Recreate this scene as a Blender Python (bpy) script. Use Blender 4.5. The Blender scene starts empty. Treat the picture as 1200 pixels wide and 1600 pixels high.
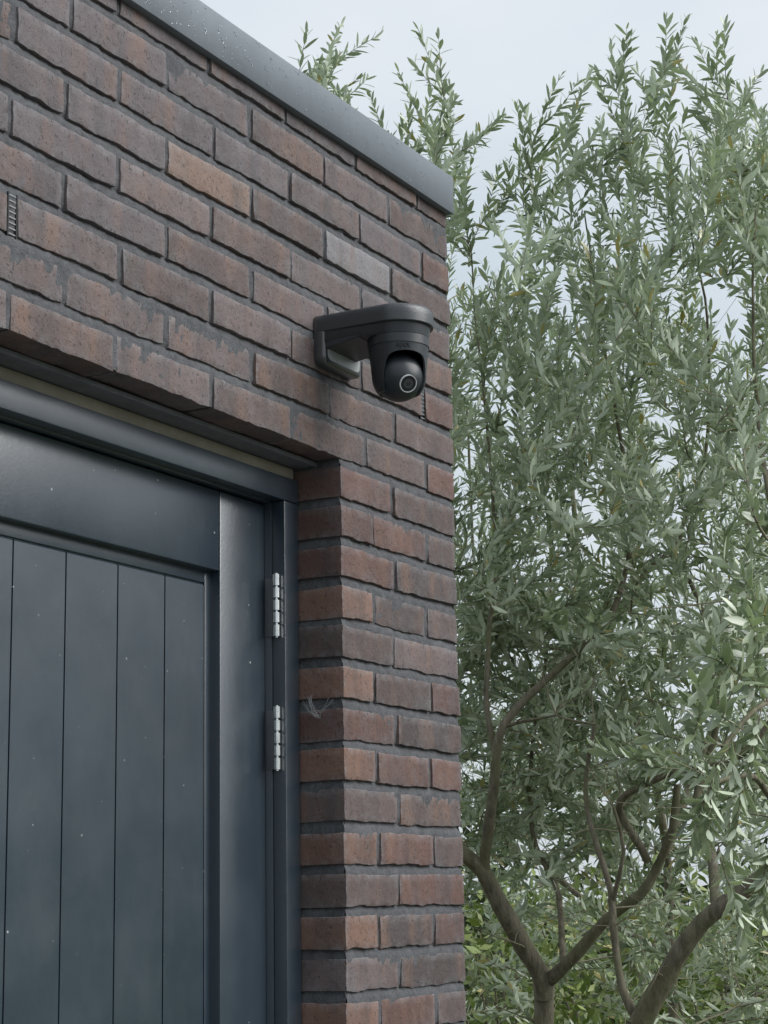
import bpy, bmesh, math, random
import numpy as np
from mathutils import Vector, Matrix, noise

# ------------------------------------------------------------------ camera, sky, sun, exposure
scene = bpy.context.scene
ZT = 2.718                     # height of the underside of the top brick course
CAM = Vector((-2.8792, -1.4398, ZT - 1.1680))
YAW, PITCH, ROLL, FPX = 1.069553, 0.200380, -0.017286, 2979.13   # FPX: focal length for a 1600-high picture
_fw = Vector((math.sin(YAW)*math.cos(PITCH), math.cos(YAW)*math.cos(PITCH), math.sin(PITCH)))
_r0 = _fw.cross(Vector((0, 0, 1))).normalized(); _u0 = _r0.cross(_fw)
_rt = _r0*math.cos(ROLL) + _u0*math.sin(ROLL); _up = -_r0*math.sin(ROLL) + _u0*math.cos(ROLL)
cd = bpy.data.cameras.new('camera'); cam = bpy.data.objects.new('camera', cd)
scene.collection.objects.link(cam)
cd.sensor_fit = 'VERTICAL'; cd.sensor_height = 36.0; cd.lens = FPX/1600*36.0
cd.clip_start = 0.05; cd.clip_end = 600
cam.matrix_world = Matrix(((_rt.x, _up.x, -_fw.x, CAM.x), (_rt.y, _up.y, -_fw.y, CAM.y), (_rt.z, _up.z, -_fw.z, CAM.z), (0, 0, 0, 1)))
scene.camera = cam

SUN_EL, SUN_AZ = math.radians(40), math.radians(158)      # azimuth clockwise from +Y
w = bpy.data.worlds.new('World'); scene.world = w; w.use_nodes = True
nt = w.node_tree; N = nt.nodes; L = nt.links; N.clear()
wo = N.new('ShaderNodeOutputWorld'); bg = N.new('ShaderNodeBackground'); L.new(bg.outputs[0], wo.inputs[0])
sky = N.new('ShaderNodeTexSky'); sky.sky_type = 'NISHITA'; sky.sun_disc = False
sky.sun_elevation = SUN_EL; sky.sun_rotation = SUN_AZ; sky.air_density = 1.0; sky.dust_density = 2.0
tc = N.new('ShaderNodeTexCoord')
mp = N.new('ShaderNodeMapping'); mp.inputs['Scale'].default_value = (1.0, 1.0, 2.2); L.new(tc.outputs['Generated'], mp.inputs[0])
cn = N.new('ShaderNodeTexNoise'); cn.inputs['Scale'].default_value = 2.6; cn.inputs['Detail'].default_value = 5; cn.inputs['Roughness'].default_value = 0.5
L.new(mp.outputs[0], cn.inputs['Vector'])
cr = N.new('ShaderNodeValToRGB'); L.new(cn.outputs['Fac'], cr.inputs[0])
cr.color_ramp.elements[0].position = 0.30; cr.color_ramp.elements[0].color = (0.62, 0.71, 0.775, 1)
cr.color_ramp.elements[1].position = 0.70; cr.color_ramp.elements[1].color = (0.83, 0.868, 0.908, 1)
sx_ = N.new('ShaderNodeSeparateXYZ'); L.new(tc.outputs['Generated'], sx_.inputs[0])
gr_ = N.new('ShaderNodeMapRange'); L.new(sx_.outputs[2], gr_.inputs[0])        # overcast sky: brighter overhead than at the horizon
gr_.inputs[1].default_value = 0.0; gr_.inputs[2].default_value = 1.0; gr_.inputs[3].default_value = 4.15; gr_.inputs[4].default_value = 5.4
sc_ = N.new('ShaderNodeVectorMath'); sc_.operation = 'SCALE'; L.new(gr_.outputs[0], sc_.inputs['Scale']); L.new(cr.outputs[0], sc_.inputs[0])
mx = N.new('ShaderNodeMix'); mx.data_type = 'RGBA'; mx.inputs['Factor'].default_value = 0.93
L.new(sky.outputs[0], mx.inputs['A']); L.new(sc_.outputs[0], mx.inputs['B'])
L.new(mx.outputs['Result'], bg.inputs['Color']); bg.inputs['Strength'].default_value = 0.1

sd = bpy.data.lights.new('sun', 'SUN'); sun = bpy.data.objects.new('sun', sd); scene.collection.objects.link(sun)
sd.energy = 1.5; sd.angle = math.radians(50); sd.color = (1.0, 0.985, 0.96)
_sv = Vector((math.sin(SUN_AZ)*math.cos(SUN_EL), math.cos(SUN_AZ)*math.cos(SUN_EL), math.sin(SUN_EL)))
sun.rotation_euler = _sv.to_track_quat('Z', 'Y').to_euler()
vs = scene.view_settings
vs.view_transform = 'Standard'; vs.look = 'None'; vs.exposure = 1.12; vs.gamma = 1.0; vs.use_curve_mapping = False
scene.cycles.use_denoising = True; scene.cycles.max_bounces = 8; scene.cycles.transparent_max_bounces = 8

SEED = 5
random.seed(7); rng = np.random.default_rng(11)
COL = scene.collection
def nvec(p):
    """repeatable noise vector (noise.noise_vector changes from one Blender session to the next)"""
    p = Vector(p)
    return Vector((noise.noise(p), noise.noise(p + Vector((37.2, 11.7, 5.3))), noise.noise(p + Vector((7.9, 53.1, 29.6)))))
def pix(u, v, d):
    """world point seen at (u, v) of the 1200 x 1600 picture, d metres along the view axis"""
    return CAM + (_fw + _rt*((u - 600)/FPX) - _up*((v - 800)/FPX))*d
def to_pix(P):
    q = np.asarray(P) - np.array(CAM)
    z = q @ np.array(_fw)
    return 600 + FPX*(q @ np.array(_rt))/z, 800 - FPX*(q @ np.array(_up))/z, z

# ------------------------------------------------------------------ object helpers
def empty(name, loc=(0, 0, 0)):
    o = bpy.data.objects.new(name, None); COL.objects.link(o); o.location = loc; o.empty_display_size = 0.1
    return o
def tag(o, label=None, cat=None, group=None, kind=None):
    for k, v in (('label', label), ('category', cat), ('group', group), ('kind', kind)):
        if v: o[k] = v
    return o
def link(name, me, mat, parent=None):
    o = bpy.data.objects.new(name, me); COL.objects.link(o)
    if mat is not None and not me.materials: me.materials.append(mat)
    if parent is not None: set_parent(o, parent)
    return o
def set_parent(o, p):
    o.parent = p
    o.matrix_parent_inverse = Matrix.Identity(4)
def bm_obj(name, bm, mat, parent=None, smooth=False):
    me = bpy.data.meshes.new(name)
    bmesh.ops.recalc_face_normals(bm, faces=bm.faces)
    bm.to_mesh(me); bm.free()
    if smooth:
        for p in me.polygons: p.use_smooth = True
        me.set_sharp_from_angle(angle=math.radians(40))
    return link(name, me, mat, parent)
def add_box(bm, x0, x1, y0, y1, z0, z1, bev=0.0, seg=2):
    b2 = bmesh.new()
    bmesh.ops.create_cube(b2, size=1)
    for v in b2.verts:
        v.co = Vector(((x0+x1)/2 + v.co.x*(x1-x0), (y0+y1)/2 + v.co.y*(y1-y0), (z0+z1)/2 + v.co.z*(z1-z0)))
    if bev: bmesh.ops.bevel(b2, geom=list(b2.edges), offset=bev, segments=seg, profile=0.6, affect='EDGES')
    tmp = bpy.data.meshes.new('tmp'); b2.to_mesh(tmp); b2.free(); bm.from_mesh(tmp); bpy.data.meshes.remove(tmp)
def box_obj(name, mat, parent, *a, bev=0.0, seg=2):
    bm = bmesh.new(); add_box(bm, *a, bev=bev, seg=seg); return bm_obj(name, bm, mat, parent, smooth=bool(bev))
def raw_mesh(name, V, F, smooth=True):
    me = bpy.data.meshes.new(name); me.from_pydata([tuple(v) for v in V], [], F)
    if smooth:
        for p in me.polygons: p.use_smooth = True
    return me
def tri_mesh(name, V, T, mat_idx=None, rnd=None):
    """fast all-triangle mesh from numpy arrays"""
    me = bpy.data.meshes.new(name)
    n, m = len(V), len(T)
    me.vertices.add(n); me.vertices.foreach_set('co', np.ascontiguousarray(V, dtype=np.float32).ravel())
    me.loops.add(3*m); me.loops.foreach_set('vertex_index', np.ascontiguousarray(T, dtype=np.int32).ravel())
    me.polygons.add(m); me.polygons.foreach_set('loop_start', np.arange(0, 3*m, 3, dtype=np.int32))
    try: me.polygons.foreach_set('loop_total', np.full(m, 3, dtype=np.int32))
    except Exception: pass
    me.polygons.foreach_set('use_smooth', np.ones(m, dtype=bool))
    if mat_idx is not None: me.polygons.foreach_set('material_index', np.ascontiguousarray(mat_idx, dtype=np.int32))
    if rnd is not None:
        a = me.attributes.new('rnd', 'FLOAT', 'POINT'); a.data.foreach_set('value', np.ascontiguousarray(rnd, dtype=np.float32))
    me.update(calc_edges=True); me.validate()
    return me

# ------------------------------------------------------------------ materials
class Mat:
    def __init__(s, name):
        s.m = bpy.data.materials.new(name); s.m.use_nodes = True
        s.t = s.m.node_tree; s.b = s.t.nodes['Principled BSDF']; s.o = s.t.nodes['Material Output']
    def n(s, typ, **kw):
        nd = s.t.nodes.new(typ)
        for k, v in kw.items():
            if k in nd.inputs.keys(): nd.inputs[k].default_value = v
            else: setattr(nd, k, v)
        return nd
    def l(s, a, b): s.t.links.new(a, b)
    def noise(s, vec, scale, detail=3, rough=0.55):
        nd = s.n('ShaderNodeTexNoise'); nd.inputs['Scale'].default_value = scale; nd.inputs['Detail'].default_value = detail
        nd.inputs['Roughness'].default_value = rough
        if vec is not None: s.l(vec, nd.inputs['Vector'])
        return nd.outputs['Fac']
    def ramp(s, fac, p0, p1, c0=(0, 0, 0, 1), c1=(1, 1, 1, 1)):
        r = s.n('ShaderNodeValToRGB'); e = r.color_ramp.elements
        e[0].position = p0; e[1].position = p1; e[0].color = c0; e[1].color = c1
        s.l(fac, r.inputs[0]); return r.outputs[0]
    def mix(s, fac, a, b, blend='MIX'):
        m = s.n('ShaderNodeMix'); m.data_type = 'RGBA'; m.blend_type = blend
        for v, k in ((fac, 'Factor'), (a, 'A'), (b, 'B')):
            if isinstance(v, (int, float)): m.inputs[k].default_value = v
            elif isinstance(v, tuple): m.inputs[k].default_value = (*v, 1) if len(v) == 3 else v
            else: s.l(v, m.inputs[k])
        return m.outputs['Result']
    def math(s, op, a, b=0.0):
        m = s.n('ShaderNodeMath'); m.operation = op
        for i, v in enumerate((a, b)):
            if isinstance(v, (int, float)): m.inputs[i].default_value = v
            else: s.l(v, m.inputs[i])
        return m.outputs[0]
    def bump(s, h, strength, dist, prev=None):
        b = s.n('ShaderNodeBump'); b.inputs['Strength'].default_value = strength; b.inputs['Distance'].default_value = dist
        s.l(h, b.inputs['Height'])
        if prev is not None: s.l(prev, b.inputs['Normal'])
        return b.outputs[0]
    def obj_vec(s, scale=(1, 1, 1), rand=False):
        t = s.n('ShaderNodeTexCoord'); m = s.n('ShaderNodeMapping'); s.l(t.outputs['Object'], m.inputs[0]); m.inputs['Scale'].default_value = scale
        if rand:
            oi = s.n('ShaderNodeObjectInfo'); c = s.n('ShaderNodeCombineXYZ')
            r = s.math('MULTIPLY', oi.outputs['Random'], 37.0)
            for i in range(3): s.l(r, c.inputs[i])
            s.l(c.outputs[0], m.inputs['Location'])
        return m.outputs[0]
    def set(s, **kw):
        for k, v in kw.items():
            k = k.replace('_', ' ').title().replace('Ior', 'IOR')
            k = {'Specular': 'Specular IOR Level'}.get(k, k)
            s.b.inputs[k].default_value = (*v, 1) if isinstance(v, tuple) and len(v) == 3 else v
        return s

def mat_brick():
    M = Mat('brick'); M.set(roughness=0.72, specular=0.45)
    oi = M.n('ShaderNodeObjectInfo')
    v = M.obj_vec((1, 1, 1), True); vb = M.obj_vec((22, 22, 5), True)
    band = M.ramp(M.noise(vb, 1.0, 3), 0.50, 0.72)                       # flashed vertical patches
    c = M.mix(M.math('MULTIPLY', band, 0.60), oi.outputs['Color'], (0.195, 0.115, 0.083))
    dark = M.ramp(M.noise(vb, 0.7, 4), 0.30, 0.50, (1, 1, 1, 1), (0, 0, 0, 1))
    c = M.mix(M.math('MULTIPLY', dark, 0.65), c, (0.060, 0.052, 0.055))
    blot = M.noise(v, 30, 5, 0.7)
    c = M.mix(0.55, c, M.ramp(blot, 0.25, 0.8, (0.42, 0.42, 0.42, 1), (0.62, 0.62, 0.62, 1)), 'OVERLAY')
    film = M.ramp(M.noise(v, 18, 6, 0.75), 0.48, 0.72)                      # lime film
    c = M.mix(M.math('MULTIPLY', film, 0.32), c, (0.185, 0.185, 0.195))
    at = M.n('ShaderNodeAttribute', attribute_name='edge')
    en = M.math('MULTIPLY', at.outputs['Fac'], M.ramp(M.noise(v, 70, 4), 0.38, 0.66))
    c = M.mix(M.math('MULTIPLY', en, 0.80), c, (0.27, 0.28, 0.30))
    vp = M.obj_vec((260, 260, 150), True)
    pore = M.ramp(M.noise(vp, 1.0, 2, 0.6), 0.30, 0.40, (1, 1, 1, 1), (0, 0, 0, 1))
    c = M.mix(M.math('MULTIPLY', pore, 0.70), c, (0.035, 0.03, 0.03))
    gr = M.noise(v, 420, 3, 0.7)
    c = M.mix(0.35, c, M.ramp(gr, 0.3, 0.7, (0.35, 0.35, 0.35, 1), (0.66, 0.66, 0.66, 1)), 'OVERLAY')
    M.l(c, M.b.inputs['Base Color'])
    nb = M.bump(M.noise(v, 60, 5, 0.65), 0.55, 0.004)
    nb = M.bump(M.math('SUBTRACT', gr, pore), 0.45, 0.0015, nb)
    M.l(nb, M.b.inputs['Normal'])
    return M.m
def mat_mortar():
    M = Mat('mortar'); M.set(roughness=0.9, specular=0.25)
    v = M.obj_vec()
    a = M.noise(v, 45, 6, 0.75)
    c = M.ramp(a, 0.28, 0.72, (0.064, 0.066, 0.072, 1), (0.134, 0.138, 0.148, 1))
    g = M.noise(v, 500, 3, 0.7)
    c = M.mix(0.5, c, M.ramp(g, 0.3, 0.7, (0.3, 0.3, 0.3, 1), (0.7, 0.7, 0.7, 1)), 'OVERLAY')
    wz = M.ramp(M.noise(v, 8, 4), 0.5, 0.75)
    c = M.mix(M.math('MULTIPLY', wz, 0.40), c, (0.165, 0.168, 0.175))
    M.l(c, M.b.inputs['Base Color'])
    nb = M.bump(M.noise(v, 120, 5, 0.7), 0.8, 0.004)
    nb = M.bump(g, 0.6, 0.0015, nb); M.l(nb, M.b.inputs['Normal'])
    return M.m
def mat_brickwork():
    """brick texture for the parts of the building too far out of view to build piece by piece"""
    M = Mat('distant_brickwork'); M.set(roughness=0.8)
    t = M.n('ShaderNodeTexCoord')
    sx = M.n('ShaderNodeSeparateXYZ'); M.l(t.outputs['Object'], sx.inputs[0])
    cx = M.n('ShaderNodeCombineXYZ'); M.l(M.math('ADD', sx.outputs[0], sx.outputs[1]), cx.inputs[0]); M.l(sx.outputs[2], cx.inputs[1])
    b = M.n('ShaderNodeTexBrick'); M.l(cx.outputs[0], b.inputs['Vector'])
    b.inputs['Scale'].default_value = 1.0; b.inputs['Brick Width'].default_value = 0.214; b.inputs['Row Height'].default_value = 0.062
    b.inputs['Mortar Size'].default_value = 0.006; b.inputs['Color1'].default_value = (0.16, 0.115, 0.10, 1)
    b.inputs['Color2'].default_value = (0.22, 0.13, 0.105, 1); b.inputs['Mortar'].default_value = (0.19, 0.195, 0.205, 1)
    c = M.mix(0.5, b.outputs['Color'], M.ramp(M.noise(t.outputs['Object'], 40, 5, 0.7), 0.3, 0.7, (0.35, 0.35, 0.35, 1), (0.65, 0.65, 0.65, 1)), 'OVERLAY')
    M.l(c, M.b.inputs['Base Color'])
    M.l(M.bump(b.outputs['Fac'], -0.6, 0.006), M.b.inputs['Normal'])
    return M.m
def mat_coping():
    M = Mat('coated_metal'); M.set(roughness=0.45, specular=0.5, metallic=0.25)
    v = M.obj_vec()
    c = M.ramp(M.noise(v, 6, 5, 0.6), 0.3, 0.7, (0.165, 0.188, 0.215, 1), (0.20, 0.226, 0.256, 1))
    st = M.ramp(M.noise(M.obj_vec((60, 60, 6)), 1, 4), 0.5, 0.75)
    c = M.mix(M.math('MULTIPLY', st, 0.25), c, (0.13, 0.155, 0.19))
    M.l(c, M.b.inputs['Base Color'])
    M.l(M.ramp(M.noise(v, 25, 5, 0.7), 0.3, 0.7, (0.38, 0.38, 0.38, 1), (0.58, 0.58, 0.58, 1)), M.b.inputs['Roughness'])
    nb = M.bump(M.noise(v, 9, 2), 0.25, 0.006); nb = M.bump(M.noise(v, 350, 3), 0.15, 0.0008, nb)
    M.l(nb, M.b.inputs['Normal'])
    return M.m
def mat_paint(name, base, rough, grain, speck=True, peel=0.09, gloss=0.55):
    M = Mat(name); M.set(roughness=rough, specular=0.8, coat_weight=gloss, coat_roughness=0.28, coat_ior=1.85)
    v = M.obj_vec()
    c = M.mix(M.ramp(M.noise(v, 3, 5, 0.6), 0.3, 0.75), base, tuple(x*1.25 + 0.004 for x in base))
    dust = M.ramp(M.noise(M.obj_vec((1, 1, 0.35)), 7, 6, 0.7), 0.52, 0.80)
    c = M.mix(M.math('MULTIPLY', dust, 0.10), c, (0.20, 0.21, 0.20))
    if speck:
        sx = M.n('ShaderNodeSeparateXYZ'); M.l(v, sx.inputs[0])
        cx = M.n('ShaderNodeCombineXYZ'); M.l(sx.outputs[0], cx.inputs[0]); M.l(sx.outputs[2], cx.inputs[1])
        vo = M.n('ShaderNodeTexVoronoi', voronoi_dimensions='2D'); vo.inputs['Scale'].default_value = 21
        M.l(cx.outputs[0], vo.inputs['Vector'])
        cs = M.n('ShaderNodeSeparateXYZ'); M.l(vo.outputs['Color'], cs.inputs[0])
        rad = M.math('MULTIPLY', M.math('POWER', cs.outputs[0], 4.0), 0.036)
        dot = M.math('LESS_THAN', vo.outputs['Distance'], rad)
        c = M.mix(M.math('MULTIPLY', dot, M.math('MULTIPLY', cs.outputs[1], 0.8)), c, (0.55, 0.56, 0.55))
    M.l(c, M.b.inputs['Base Color'])
    M.l(M.ramp(M.noise(v, 12, 4), 0.3, 0.7, (rough*0.85,)*3 + (1,), (rough*1.25,)*3 + (1,)), M.b.inputs['Roughness'])
    nb = M.bump(M.noise(M.obj_vec((60, 60, 25) if grain == 'z' else (25, 60, 60)), 1, 3), 0.035, 0.004)
    nb = M.bump(M.noise(v, 210, 3), peel, 0.0015, nb)
    M.l(nb, M.b.inputs['Normal']); M.l(nb, M.b.inputs['Coat Normal'])
    return M.m
def mat_simple(name, base, rough=0.5, metal=0.0, var=0.15, scale=40, bump=0.0, spec=0.5):
    M = Mat(name); M.set(roughness=rough, metallic=metal, specular=spec)
    v = M.obj_vec()
    M.l(M.ramp(M.noise(v, scale, 5, 0.65), 0.3, 0.7, tuple(x*(1-var) for x in base) + (1,), tuple(x*(1+var) for x in base) + (1,)), M.b.inputs['Base Color'])
    if bump: M.l(M.bump(M.noise(v, scale*6, 4), bump, 0.001), M.b.inputs['Normal'])
    return M.m
def mat_leaf(name, c0, c1, rough=0.45, trans=0.22, spec=0.5):
    M = Mat(name); M.set(roughness=rough, specular=spec)
    at = M.n('ShaderNodeAttribute', attribute_name='rnd')
    c = M.ramp(at.outputs['Fac'], 0.0, 0.97, (*c0, 1), (*c1, 1))
    c = M.mix(M.math('GREATER_THAN', at.outputs['Fac'], 0.975), c, (0.30, 0.27, 0.11))
    c = M.mix(0.35, c, M.ramp(M.noise(M.obj_vec(), 90, 4), 0.3, 0.7, (0.38, 0.38, 0.38, 1), (0.62, 0.62, 0.62, 1)), 'OVERLAY')
    M.l(c, M.b.inputs['Base Color'])
    tr = M.n('ShaderNodeBsdfTranslucent'); M.l(M.mix(1.0, M.mix(0.30, c, (0.34, 0.40, 0.20)), (trans*2,)*3, 'MULTIPLY'), tr.inputs['Color'])
    ms = M.n('ShaderNodeAddShader')            # a leaf reflects part of the light and lets another part through
    M.l(M.b.outputs[0], ms.inputs[0]); M.l(tr.outputs[0], ms.inputs[1]); M.l(ms.outputs[0], M.o.inputs['Surface'])
    return M.m
def mat_bark(name='olive_bark', a=(0.070, 0.062, 0.044), b=(0.255, 0.230, 0.175), moss=(0.145, 0.155, 0.075)):
    M = Mat(name); M.set(roughness=0.9, specular=0.25)
    v = M.obj_vec(); n1 = M.noise(M.obj_vec((60, 60, 14)), 1, 6, 0.7)
    c = M.ramp(n1, 0.3, 0.7, (*a, 1), (*b, 1))
    c = M.mix(M.math('MULTIPLY', M.ramp(M.noise(v, 7, 5, 0.65), 0.45, 0.65), 0.6), c, moss)
    M.l(c, M.b.inputs['Base Color'])
    nb = M.bump(n1, 0.7, 0.008); M.l(M.bump(M.noise(v, 150, 4), 0.5, 0.003, nb), M.b.inputs['Normal'])
    return M.m

MB, MM, MW, MC = mat_brick(), mat_mortar(), mat_brickwork(), mat_coping()
DOORC = (0.012, 0.025, 0.039)
MD = mat_paint('door_paint', DOORC, 0.33, 'z'); MF = mat_paint('frame_paint', (0.016, 0.029, 0.043), 0.33, 'x', speck=False, gloss=0.7); MDP = mat_paint('plank_paint', (0.013, 0.027, 0.040), 0.36, 'z', peel=0.05, gloss=0.45)
MLINT = mat_simple('lintel_steel', (0.13, 0.135, 0.15), 0.6, 0.0, 0.2, 30, 0.3)
MSTRIP = mat_simple('sealing_strip', (0.30, 0.275, 0.225), 0.7, 0, 0.15, 20)
MHINGE = mat_simple('galvanised_steel', (0.70, 0.71, 0.70), 0.20, 1.0, 0.15, 90, 0.1)
MBLK = mat_simple('black_plastic', (0.026, 0.031, 0.037), 0.40, 0, 0.1, 60, 0.12)
MBLK2 = mat_simple('gloss_black', (0.012, 0.013, 0.015), 0.12, 0, 0.05, 60)

# ------------------------------------------------------------------ the setting: ground
def mat_ground():
    M = Mat('lawn'); M.set(roughness=0.95)
    v = M.obj_vec(); n1 = M.noise(v, 2.0, 8, 0.7)
    M.l(M.ramp(n1, 0.3, 0.7, (0.045, 0.07, 0.022, 1), (0.10, 0.12, 0.045, 1)), M.b.inputs['Base Color'])
    M.l(M.bump(M.noise(v, 60, 5), 0.8, 0.03), M.b.inputs['Normal'])
    return M.m
bm = bmesh.new(); bmesh.ops.create_grid(bm, x_segments=40, y_segments=40, size=250)
g = bm_obj('ground', bm, mat_ground()); tag(g, kind='structure')
def mat_paving():
    M = Mat('concrete_paving'); M.set(roughness=0.85)
    t = M.n('ShaderNodeTexCoord')
    b = M.n('ShaderNodeTexBrick'); M.l(t.outputs['Object'], b.inputs['Vector'])
    b.inputs['Scale'].default_value = 1; b.inputs['Brick Width'].default_value = 0.6; b.inputs['Row Height'].default_value = 0.4
    b.inputs['Mortar Size'].default_value = 0.004
    b.inputs['Color1'].default_value = (0.13, 0.13, 0.13, 1); b.inputs['Color2'].default_value = (0.17, 0.168, 0.163, 1); b.inputs['Mortar'].default_value = (0.06, 0.06, 0.055, 1)
    c = M.mix(0.5, b.outputs['Color'], M.ramp(M.noise(t.outputs['Object'], 12, 6, 0.7), 0.3, 0.7, (0.38, 0.38, 0.38, 1), (0.62, 0.62, 0.62, 1)), 'OVERLAY')
    M.l(c, M.b.inputs['Base Color']); M.l(M.bump(b.outputs['Fac'], -0.5, 0.005), M.b.inputs['Normal'])
    return M.m
bm = bmesh.new(); add_box(bm, -6, 1.0, -5, -0.001, 0.004, 0.03, bev=0.004)
tag(bm_obj('paved_path', bm, mat_paving()), kind='structure')

# ------------------------------------------------------------------ the brick building
H, PT = 0.062, 0.2140          # course pitch, brick pitch
BH, HJ = 0.0470, 0.0100        # brick height, head joint
XO, XL = -0.3903, -1.395       # door opening: right and left reveal
XE = -1.62                     # left end of the piece-by-piece brickwork
CLAST = 25                     # last course built brick by brick
bld = empty('brick_building', (0, 0, 0))
tag(bld, 'dark brown brick building with grey roof edge and anthracite door', 'building')

def brick_mesh(Lx, seed, D=0.1):
    nx = max(4, int(round(Lx/0.011))); b = 0.0013
    def line(a, n): return [-a/2] + [-a/2 + b + (a - 2*b)*i/n for i in range(n+1)] + [a/2]
    gx, gy, gz = line(Lx, nx), line(D, 3), line(BH, 4)
    idx = {}; V = []; Fc = []; E = []
    off = Vector((seed*7.31, seed*3.77, seed*1.93))
    def vid(i, j, k):
        key = (i, j, k)
        if key in idx: return idx[key]
        p = Vector((gx[i], gy[j], gz[k]))
        inner = Vector((max(-Lx/2+b, min(Lx/2-b, p.x)), max(-D/2+b, min(D/2-b, p.y)), max(-BH/2+b, min(BH/2-b, p.z))))
        d = p - inner
        if d.length > 1e-9: p = inner + d.normalized()*b
        ext = (i in (0, len(gx)-1)) + (j == 0) + (k in (0, len(gz)-1))
        E.append((1.0 if k > 2 else 0.7) if ext >= 2 else (0.35 if (i in (1, len(gx)-2) or k in (1, len(gz)-2)) else 0.0))
        n1 = nvec(p*13 + off)*0.0015 + nvec(p*60 + off)*0.0015 + nvec(p*170 + off)*0.0013
        if k <= 1: n1.z += noise.noise(Vector((p.x*38, seed*5.1, 0.3)))*0.0022
        n1.y *= 0.45
        V.append(p + n1); idx[key] = len(V)-1
        return idx[key]
    nX, nY, nZ = len(gx)-1, len(gy)-1, len(gz)-1
    for i in range(nX):
        for k in range(nZ): Fc.append((vid(i, 0, k), vid(i+1, 0, k), vid(i+1, 0, k+1), vid(i, 0, k+1)))
        for j in range(nY):
            Fc.append((vid(i, j, 0), vid(i, j+1, 0), vid(i+1, j+1, 0), vid(i+1, j, 0)))
            Fc.append((vid(i, j, nZ), vid(i+1, j, nZ), vid(i+1, j+1, nZ), vid(i, j+1, nZ)))
    for j in range(nY):
        for k in range(nZ):
            Fc.append((vid(0, j, k), vid(0, j, k+1), vid(0, j+1, k+1), vid(0, j+1, k)))
            Fc.append((vid(nX, j, k), vid(nX, j+1, k), vid(nX, j+1, k+1), vid(nX, j, k+1)))
    me = raw_mesh('brick', V, Fc); me.set_sharp_from_angle(angle=math.radians(32))
    a = me.attributes.new('edge', 'FLOAT', 'POINT'); a.data.foreach_set('value', E)
    me.materials.append(MB)
    return me
_bc = {}
def get_brick(Lx, var):
    key = (round(Lx/0.004), var)
    if key not in _bc: _bc[key] = brick_mesh(round(Lx/0.004)*0.004, len(_bc)+1)
    return _bc[key]

# wall core: mortar, recessed behind the brick faces; one mesh with the door opening left free
REC = 0.0065
def mortar_wall():
    bm = bmesh.new(); zt = ZT + 0.055; zb = ZT - (CLAST+1)*H + BH + 0.0075
    def rows(z0, z1):
        R_ = []
        for c in range(-1, CLAST+2):
            zb_ = ZT - c*H                       # underside of course c; the joint below it slopes back towards that edge
            R_ += [(zb_ - 0.0148, 0.0012), (zb_ - 0.0105, 0.0016), (zb_ - 0.0055, 0.0026), (zb_ - 0.0018, 0.0044), (zb_ + 0.001, 0.0054), (zb_ + 0.005, 0.0026), (zb_ + 0.018, 0.0024), (zb_ + 0.031, 0.0022)]
        R_ = sorted(r for r in R_ if z0 + 0.0005 < r[0] < z1 - 0.0005)
        f = lambda z: np.interp(z, [r[0] for r in R_], [r[1] for r in R_])
        return [(z0, f(z0))] + R_ + [(z1, f(z1))]
    def sheet(o, du, z0, z1, nu, nrm):
        nrm = Vector(nrm); vs_ = []
        for z_, dep in rows(z0, z1):
            row = []
            for a in range(nu+1):
                p = Vector((o[0], o[1], z_)) + Vector(du)*(a/nu)
                q = noise.noise(p*20)*0.0018 + noise.noise(p*85)*0.0015 + noise.noise(p*210)*0.0008
                p = p + nrm*max(0.0006, dep + q) + Vector((0, 0, noise.noise(p*60)*0.0012))
                row.append(bm.verts.new(p))
            vs_.append(row)
        for a in range(len(vs_)-1):
            for c in range(nu): bm.faces.new((vs_[a][c], vs_[a][c+1], vs_[a+1][c+1], vs_[a+1][c]))
    z8 = ZT - 8*H + 0.003
    sheet((XE, 0), (-XE-0.002, 0, 0), z8, zt, 330, (0, 1, 0))                # over the door
    sheet((XO+0.003, 0), (-XO-0.005, 0, 0), zb, z8, 90, (0, 1, 0))           # right pier front
    sheet((XO+0.0012, 0.003), (0, 0.09, 0), zb, z8, 44, (1, 0, 0))                  # right reveal
    sheet((0, 0.003), (0, 0.2, 0), zb, zt, 20, (-1, 0, 0))                   # right return
    sheet((XE, 0), (XL-0.003-XE, 0, 0), zb, z8, 30, (0, 1, 0))
    sheet((XL, 0.003), (0, 0.09, 0), zb, z8, 12, (-1, 0, 0))
    z_ = z8 + 0.003
    q4 = [bm.verts.new(p) for p in ((XE, 0.006, z_), (-0.006, 0.006, z_), (-0.006, 0.1, z_), (XE, 0.1, z_))]; bm.faces.new(q4)
    me = bpy.data.meshes.new('wall'); bm.to_mesh(me); bm.free()
    for p in me.polygons: p.use_smooth = True
    return link('wall', me, MM, bld)
wall = mortar_wall()
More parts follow.
